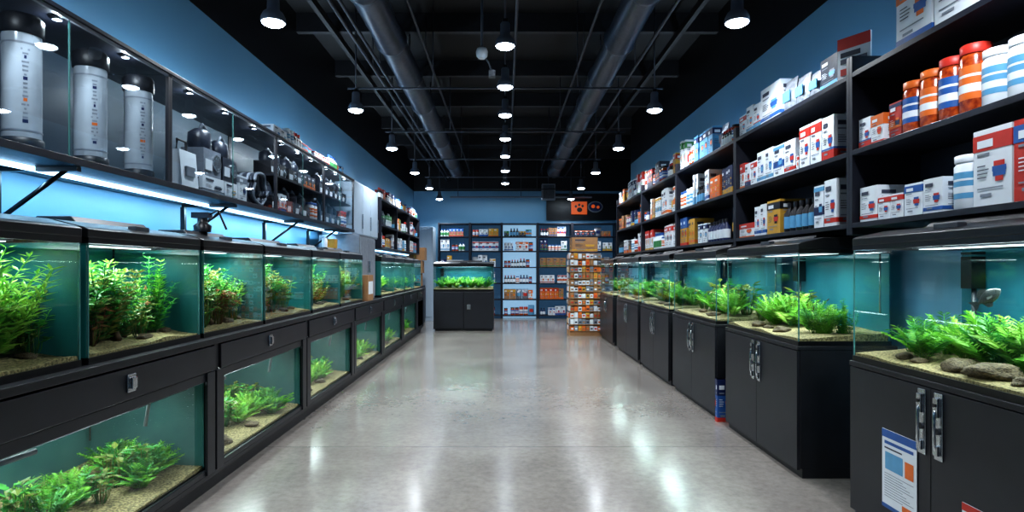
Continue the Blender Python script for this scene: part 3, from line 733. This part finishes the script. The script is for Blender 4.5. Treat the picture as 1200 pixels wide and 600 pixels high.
# ================================================================ RIGHT SIDE
RX=1.81
units=[(1.94,3.14),(3.70,4.91),(5.15,6.46),(6.62,8.0),(8.15,9.7),(10.05,11.4)]
for i,(a,c) in enumerate(units):
    L=c-a; e=empty('aquarium_cabinet',(RX,c,0),RIGHT); b=MB()
    D=0.62
    b.box((0,0.018,0.06),(L,D,0.815),'black_laminate'); b.box((0.0,0.03,0),(L,D-0.02,0.06),'black_laminate')
    b.box((-0.004,0.0,0.795),(L+0.004,D,0.82),'black_laminate')
    b.obj('carcass',e,bevel=0.003)
    b=MB(); b.box((0.006,0.0,0.05),(L/2-0.0015,0.018,0.79),'black_door'); b.box((L/2+0.0015,0.0,0.05),(L-0.006,0.018,0.79),'black_door'); b.obj('doors',e,bevel=0.0015)
    b=MB()
    for s in (-1,1):
        x=L/2+s*0.05
        b.box((x-0.024,-0.006,0.50),(x+0.024,0,0.78),'chrome')
        b.box((x-0.014,-0.02,0.52),(x+0.014,-0.006,0.56),'chrome'); b.box((x-0.014,-0.02,0.68),(x+0.014,-0.006,0.76),'chrome')
        b.tube([(x,-0.014,0.54),(x,-0.022,0.56),(x,-0.022,0.69),(x,-0.014,0.71)],0.007,'chrome',8)
        b.lathe((x,-0.012,0.62),[(0.014,0),(0.014,0.008)],'grey_plastic',12,'Y')
        b.lathe((x,-0.024,0.73),[(0.008,0),(0.008,0.006)],'p_black',12,'Y')
    b.obj('handles',e,bevel=0.0015)
    rr=random.Random(i+7); fs=[]
    if i==0:
        pl=[('fern',0.24,0.3,1.1),('fern',0.33,0.5,1.0),('fern_g',0.16,0.6,1.1),('fern',0.5,0.45,1.3),('fern',0.60,0.5,1.3),('fern',0.42,0.7,1.2),('bush_g',0.86,0.45,0.85),('bush',0.95,0.5,0.7),('fern',0.80,0.7,1.2),('fern_g',0.7,0.6,1.0),('broad',0.1,0.4,0.6)]; rk=[(0.50,0.2,0.07),(0.66,0.2,0.075),(0.78,0.18,0.04),(0.3,0.18,0.03),(0.58,0.15,0.03),(0.2,0.2,0.035)]
        fs=[(0,0.56,0.3,0.36,0.115,0.5,R(-38))]
    elif i==1: pl=[('fern',0.3,0.4,1.3),('fern',0.42,0.5,1.35),('fern',0.2,0.55,1.1),('bush',0.84,0.45,0.55),('bush_g',0.9,0.6,0.6),('fern_g',0.78,0.4,1.2),('broad',0.35,0.7,1.3),('broad',0.1,0.4,0.7)]; rk=[(0.3,0.2,0.05),(0.6,0.2,0.05),(0.45,0.18,0.03)]
    else: pl=[(rr.choice(['fern','fern','fern_g','broad']),rr.uniform(0.1,0.92),rr.uniform(0.3,0.7),rr.uniform(1.0,1.5)) for _ in range(9)]; rk=[(0.4,0.25,0.04),(0.7,0.2,0.05)]
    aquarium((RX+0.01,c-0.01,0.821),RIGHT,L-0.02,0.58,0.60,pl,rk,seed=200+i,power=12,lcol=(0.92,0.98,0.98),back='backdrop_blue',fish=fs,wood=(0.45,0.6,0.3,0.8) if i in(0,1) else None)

def leaflet(name,loc,rot,w,h,top,mid):
    b=MB(); b.box((0,-0.003,0),(w,0,h),'white_box')
    def q(u0,u1,v0,v1,m): b.quad([(u0*w,-0.0042,v0*h),(u1*w,-0.0042,v0*h),(u1*w,-0.0042,v1*h),(u0*w,-0.0042,v1*h)],m)
    q(0.0,1,0.9,1.0,top); q(0.08,0.92,0.82,0.86,top); q(0.08,0.6,0.76,0.78,'ink'); q(0.1,0.62,0.5,0.72,mid)
    q(0.68,0.92,0.5,0.7,'p_orange')
    for k in range(10): q(0.08,0.92-0.1*((k*3)%4),0.44-0.032*k,0.448-0.032*k,'p_grey')
    q(0.0,1,0.0,0.05,top); q(0.6,0.9,0.07,0.14,'p_orange')
    b.obj(name,None,loc,rot)
leaflet('leaflet',(RX-0.002,2.86,0.17),RIGHT,0.24,0.37,'p_blue','p_sky')
leaflet('leaflet',(RX-0.002,2.36,0.08),RIGHT,0.2,0.30,'p_red','p_sky')
b=MB(); rr=random.Random(1); p_box(b,0,0,0,0.13,0.05,0.36,'p_blue','p_navy','p_red',rr,3); b.obj('product_box',None,(1.80,5.07,0.0),BACK)

SX=2.05; ups=[1.76,3.56,5.34,7.18,9.0,11.0]
LV=[1.54,1.97,2.43]
for i in range(5):
    a,c=ups[i],ups[i+1]; L=c-a
    e=empty('wall_shelving',(SX,c,1.50),RIGHT); b=MB()
    b.box((0,0,0),(0.03,0.42,1.06),'shelf_black')
    b.box((L-0.03,0,0),(L-0.001,0.42,1.06),'shelf_black')
    for z in LV: b.box((0.03,0.0,z-1.50),(L-0.03,0.40,z-1.47),'shelf_black')
    b.obj('frame',e,bevel=0.002)
    b=MB(); b.box((0.031,0.402,0),(L-0.031,0.408,0.96),'shelf_back'); b.obj('back_panel',e)
    b=MB(); b.box((0.05,0.418,0.93),(L-0.05,0.438,0.96),'led_blue'); b.obj('led_tube',e)
    area('cove_light',e,(L/2,0.428,0.97),L-0.1,0.02,4.5,(0.70,0.88,1.0),(R(180),0,0))
def rowobj(name,c,z,fn):
    b=MB(); fn(b); b.obj(name,None,(SX,c,z+0.031),RIGHT)
W='white_box'
rr=random.Random(11)
def s1_low(b):
    y=0.03
    p_box(b,0.06,y,0,0.16,0.2,0.20,W,'p_blue','p_red',rr,4); p_box(b,0.23,y,0,0.10,0.2,0.13,W,'p_red','p_blue',rr,1); p_box(b,0.335,y,0,0.10,0.2,0.13,W,'p_red','p_blue',rr,1)
    p_box(b,0.45,y,0,0.13,0.2,0.165,W,'p_blue','p_red',rr,1); p_box(b,0.59,y,0,0.13,0.2,0.17,W,'p_red','p_blue',rr,4)
    p_jar(b,0.74,y,0,0.15,0.25,W,'p_sky',W,rr)
    p_box(b,0.92,y-0.01,0,0.2,0.2,0.33,W,'p_red','p_blue',rr,1); p_box(b,1.13,y-0.01,0,0.2,0.2,0.33,'p_red','p_blue','p_yellow',rr,1)
    fill(b,1.35,1.75,0.02,0,0.3,rr,'box')
rowobj('boxed_medicine',3.56,LV[0],s1_low)
def s1_mid(b):
    y=0.03
    p_box(b,0.05,y,0,0.11,0.2,0.17,W,'p_red','p_blue',rr,0); p_box(b,0.165,y,0,0.11,0.2,0.16,W,'p_orange','p_red',rr,3); p_box(b,0.28,y+0.03,0,0.1,0.2,0.2,'p_red','p_orange','p_navy',rr,2)
    x=0.39
    for k in range(4): p_jar(b,x,y,0,0.125,0.27+0.015*k,'amber','p_orange' if k%2 else 'p_blue','p_orange' if k<2 else 'p_red',rr); x+=0.13
    for k in range(3): p_jar(b,x,y,0,0.13,0.25,W,'p_sky',W,rr); x+=0.135
    for k in range(3): p_jar(b,x,y,0,0.13,0.3,'amber','p_orange','p_red',rr); x+=0.135
rowobj('fish_food_jars',3.56,LV[1],s1_mid)
def s1_top(b):
    p_box(b,0.40,0.02,0,0.26,0.25,0.36,W,'p_orange','p_blue',rr,3); p_box(b,0.68,0.02,0,0.26,0.25,0.30,W,'p_sky','p_orange',rr,1); fill(b,0.96,1.7,0.02,0,0.35,rr,'box')
rowobj('boxed_supplies',3.56,LV[2],s1_top)
b=MB(); b.box((0,0,0),(0.2,0.012,0.26),W); b.box((0.0,-0.003,0.19),(0.2,0,0.26),'p_red'); b.box((0.02,-0.003,0.1),(0.18,0,0.13),'ink'); b.box((0.02,-0.003,0.14),(0.14,0,0.17),'p_dark'); b.box((0.02,-0.003,0.03),(0.12,0,0.07),'p_red'); b.obj('price_sign',None,(SX+0.02,3.72,2.461),R(-60))
def s2_low(b):
    y=0.03
    p_box(b,0.04,y,0,0.30,0.2,0.12,W,'p_red','p_orange',rr,3); p_box(b,0.36,y,0,0.1,0.2,0.24,W,'p_red','p_blue',rr,4); p_box(b,0.475,y,0,0.1,0.2,0.25,W,'p_red','p_blue',rr,4)
    p_box(b,0.60,y,0,0.22,0.2,0.26,'p_yellow','p_black','p_red',rr,1)
    x=0.85
    for k in range(5): p_bottle(b,x,y,0,0.085,0.22,'p_black','p_sky','p_black',rr); p_bottle(b,x,y+0.1,0,0.085,0.22,'p_black','p_sky','p_black',rr); x+=0.09
    p_box(b,x+0.02,y,0,0.12,0.2,0.28,W,'p_navy','p_sky',rr,2); p_box(b,x+0.15,y,0,0.14,0.2,0.30,W,'p_blue','p_red',rr,4)
rowobj('boxed_medicine',5.34,LV[0],s2_low)
def s2_mid(b):
    y=0.03; x=0.05
    for w,h,c1,c2,st in ((0.1,0.22,'p_red','p_orange',3),(0.11,0.2,'p_navy','p_red',0),(0.12,0.2,'p_red','p_blue',1),(0.14,0.25,'p_blue','p_sky',4),(0.14,0.25,'p_blue','p_sky',4),(0.17,0.24,'p_blue','p_sky',2),(0.17,0.24,'p_blue','p_red',4),(0.04,0.1,'p_red','p_red',1),(0.14,0.29,'p_red','p_blue',1),(0.14,0.29,'p_red','p_blue',1),(0.14,0.28,'p_red','p_blue',0)):
        p_box(b,x,y,0,w,0.2,h,W,c1,c2,rr,st); x+=w+0.01
rowobj('boxed_supplies',5.34,LV[1],s2_mid)
def s2_top(b):
    y=0.03; x=0.04
    for w,h,c1,c2,st in ((0.14,0.18,'p_red','p_sky',1),(0.14,0.22,'p_orange','p_sky',4),(0.13,0.2,'p_sky','p_red',0),(0.34,0.28,'p_sky','p_blue',4)):
        p_box(b,x,y,0,w,0.2,h,W,c1,c2,rr,st); x+=w+0.01
    for k in range(3): p_bag(b,x,y,0,0.18,0.24-0.03*k,'silver_bag','p_sky',rr); x+=0.19
    p_box(b,x,y,0,0.2,0.2,0.2,'p_dark','p_grey','p_sky',rr,4)
rowobj('boxed_supplies',5.34,LV[2],s2_top)
for i in range(2,5):
    for k,z in enumerate(LV):
        b=MB(); q=random.Random(i*10+k); fill(b,0.05,ups[i+1]-ups[i]-0.06,0.02,0,0.36,q,['mixed','mixed','mixed'][k]); b.obj('shelf_products',None,(SX,ups[i+1],z+0.031),RIGHT)

# ================================================================ BACK WALL
BY=15.55
cols=[-1.75,-0.92,-0.09,0.85,1.75,2.9]
for i in range(5):
    a,c=cols[i],cols[i+1]
    lv=[0.06,0.48,0.9,1.32,1.74,2.12,2.46]
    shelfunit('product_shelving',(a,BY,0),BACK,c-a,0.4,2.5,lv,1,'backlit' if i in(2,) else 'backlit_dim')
    for k,z in enumerate(lv[:-1]):
        b=MB(); q=random.Random(300+i*9+k); fill(b,0.06,c-a-0.08,0.02,0,0.34 if k<5 else 0.26,q,'mixed',0.2); b.obj('shelf_products',None,(a,BY,z+0.031),BACK)
b=MB(); b.box((1.1,15.95,2.6),(3.3,15.99,3.3),'p_black'); b.obj('sign_board')
e=empty('store_logo_sign',(2.2,15.90,2.92)); b=MB()
def disc(b,cx,cz,rx,rz,y,m,t=0.03):
    n=28
    vs=[(cx+rx*math.cos(2*math.pi*i/n),y,cz+rz*math.sin(2*math.pi*i/n)) for i in range(n)]; vs+=[(x,y+t,z) for x,_,z in vs]
    b.add(vs,[tuple(range(n)),tuple(range(n,2*n))]+[(i,(i+1)%n,(i+1)%n+n,i+n) for i in range(n)],m)
b.box((-0.44,0.0,-0.17),(-0.02,0.03,0.17),'sign_orange')
disc(b,0.2,0.03,0.2,0.15,0.003,'p_grey'); disc(b,0.2,0.03,0.17,0.12,-0.01,'p_navy'); disc(b,-0.22,-0.05,0.07,0.06,-0.01,'p_black'); disc(b,0.14,0.04,0.05,0.05,-0.02,'sign_orange'); disc(b,0.27,0.02,0.04,0.04,-0.02,'sign_orange')
disc(b,-0.32,0.04,0.03,0.035,-0.01,'p_black'); disc(b,-0.23,0.08,0.03,0.035,-0.01,'p_black'); disc(b,-0.14,0.05,0.03,0.035,-0.01,'p_black')
b.obj('logo',e)
area('back_shelf_light',None,(0.4,15.2,3.1),3.5,0.1,16,(0.7,0.88,1.0),(R(8),0,0))
b=MB(); b.box((-1.4,15.15,3.105),(2.2,15.25,3.14),'lamp_shell'); 
for x in (-1.2,0.4,2.0): b.tube([(x,15.2,3.14),(x,15.2,ZC)],0.008,'conduit',6)
b.obj('linear_light_fixture')

e=empty('packet_display_stand',(1.25,11.55,0),BACK); b=MB()
b.box((0,0.02,0),(0.62,0.55,0.08),'cardboard'); b.box((0.03,0.05,0.08),(0.59,0.52,1.6),'cardboard')
q=random.Random(2)
PC=['p_orange','white_box','p_grey','cardboard','p_yellow','white_box','cardboard','p_grey','white_box']
for k in range(12):
    z=0.09+k*0.127
    b.box((0.0,0.0,z),(0.62,0.56,z+0.01),'cardboard')
    for j in range(8):
        x=0.015+j*0.075; m=q.choice(PC); h=q.uniform(0.07,0.11)
        b.box((x,0.005,z+0.011),(x+0.066,0.05,z+0.011+h),m); b.box((x+0.012,0.002,z+0.035),(x+0.054,0.005,z+0.065),q.choice(['p_red','cardboard','white_box','p_dark','p_orange']))
    for j in range(6):
        y=0.06+j*0.08; m=q.choice(PC)
        for x0,x1 in ((-0.005,0.03),(0.59,0.625)): b.box((x0,y,z+0.011),(x1,y+0.07,z+0.011+q.uniform(0.07,0.11)),m)
b.obj('stand',e)
b=MB(); p_box(b,0,0,0,0.5,0.4,0.28,'cardboard','cardboard','p_yellow',q,4); b.obj('cardboard_box',None,(1.3,11.62,1.632),BACK)

# ================================================================ light / camera
w=bpy.data.worlds.new('world'); scene.world=w; w.use_nodes=True
w.node_tree.nodes['Background'].inputs[0].default_value=(0.35,0.5,0.7,1); w.node_tree.nodes['Background'].inputs[1].default_value=0.05
cam=bpy.data.cameras.new('camera'); co=bpy.data.objects.new('camera',cam); COL.objects.link(co); scene.camera=co
co.location=(0,0,1.3); co.rotation_euler=(R(90),0,0)
cam.sensor_width=36; cam.lens=21.0; cam.shift_x=8/1200; cam.shift_y=15/1200; cam.clip_start=0.05
scene.view_settings.view_transform='Standard'
try: scene.view_settings.look='Medium High Contrast'
except Exception: pass
scene.view_settings.exposure=0.3
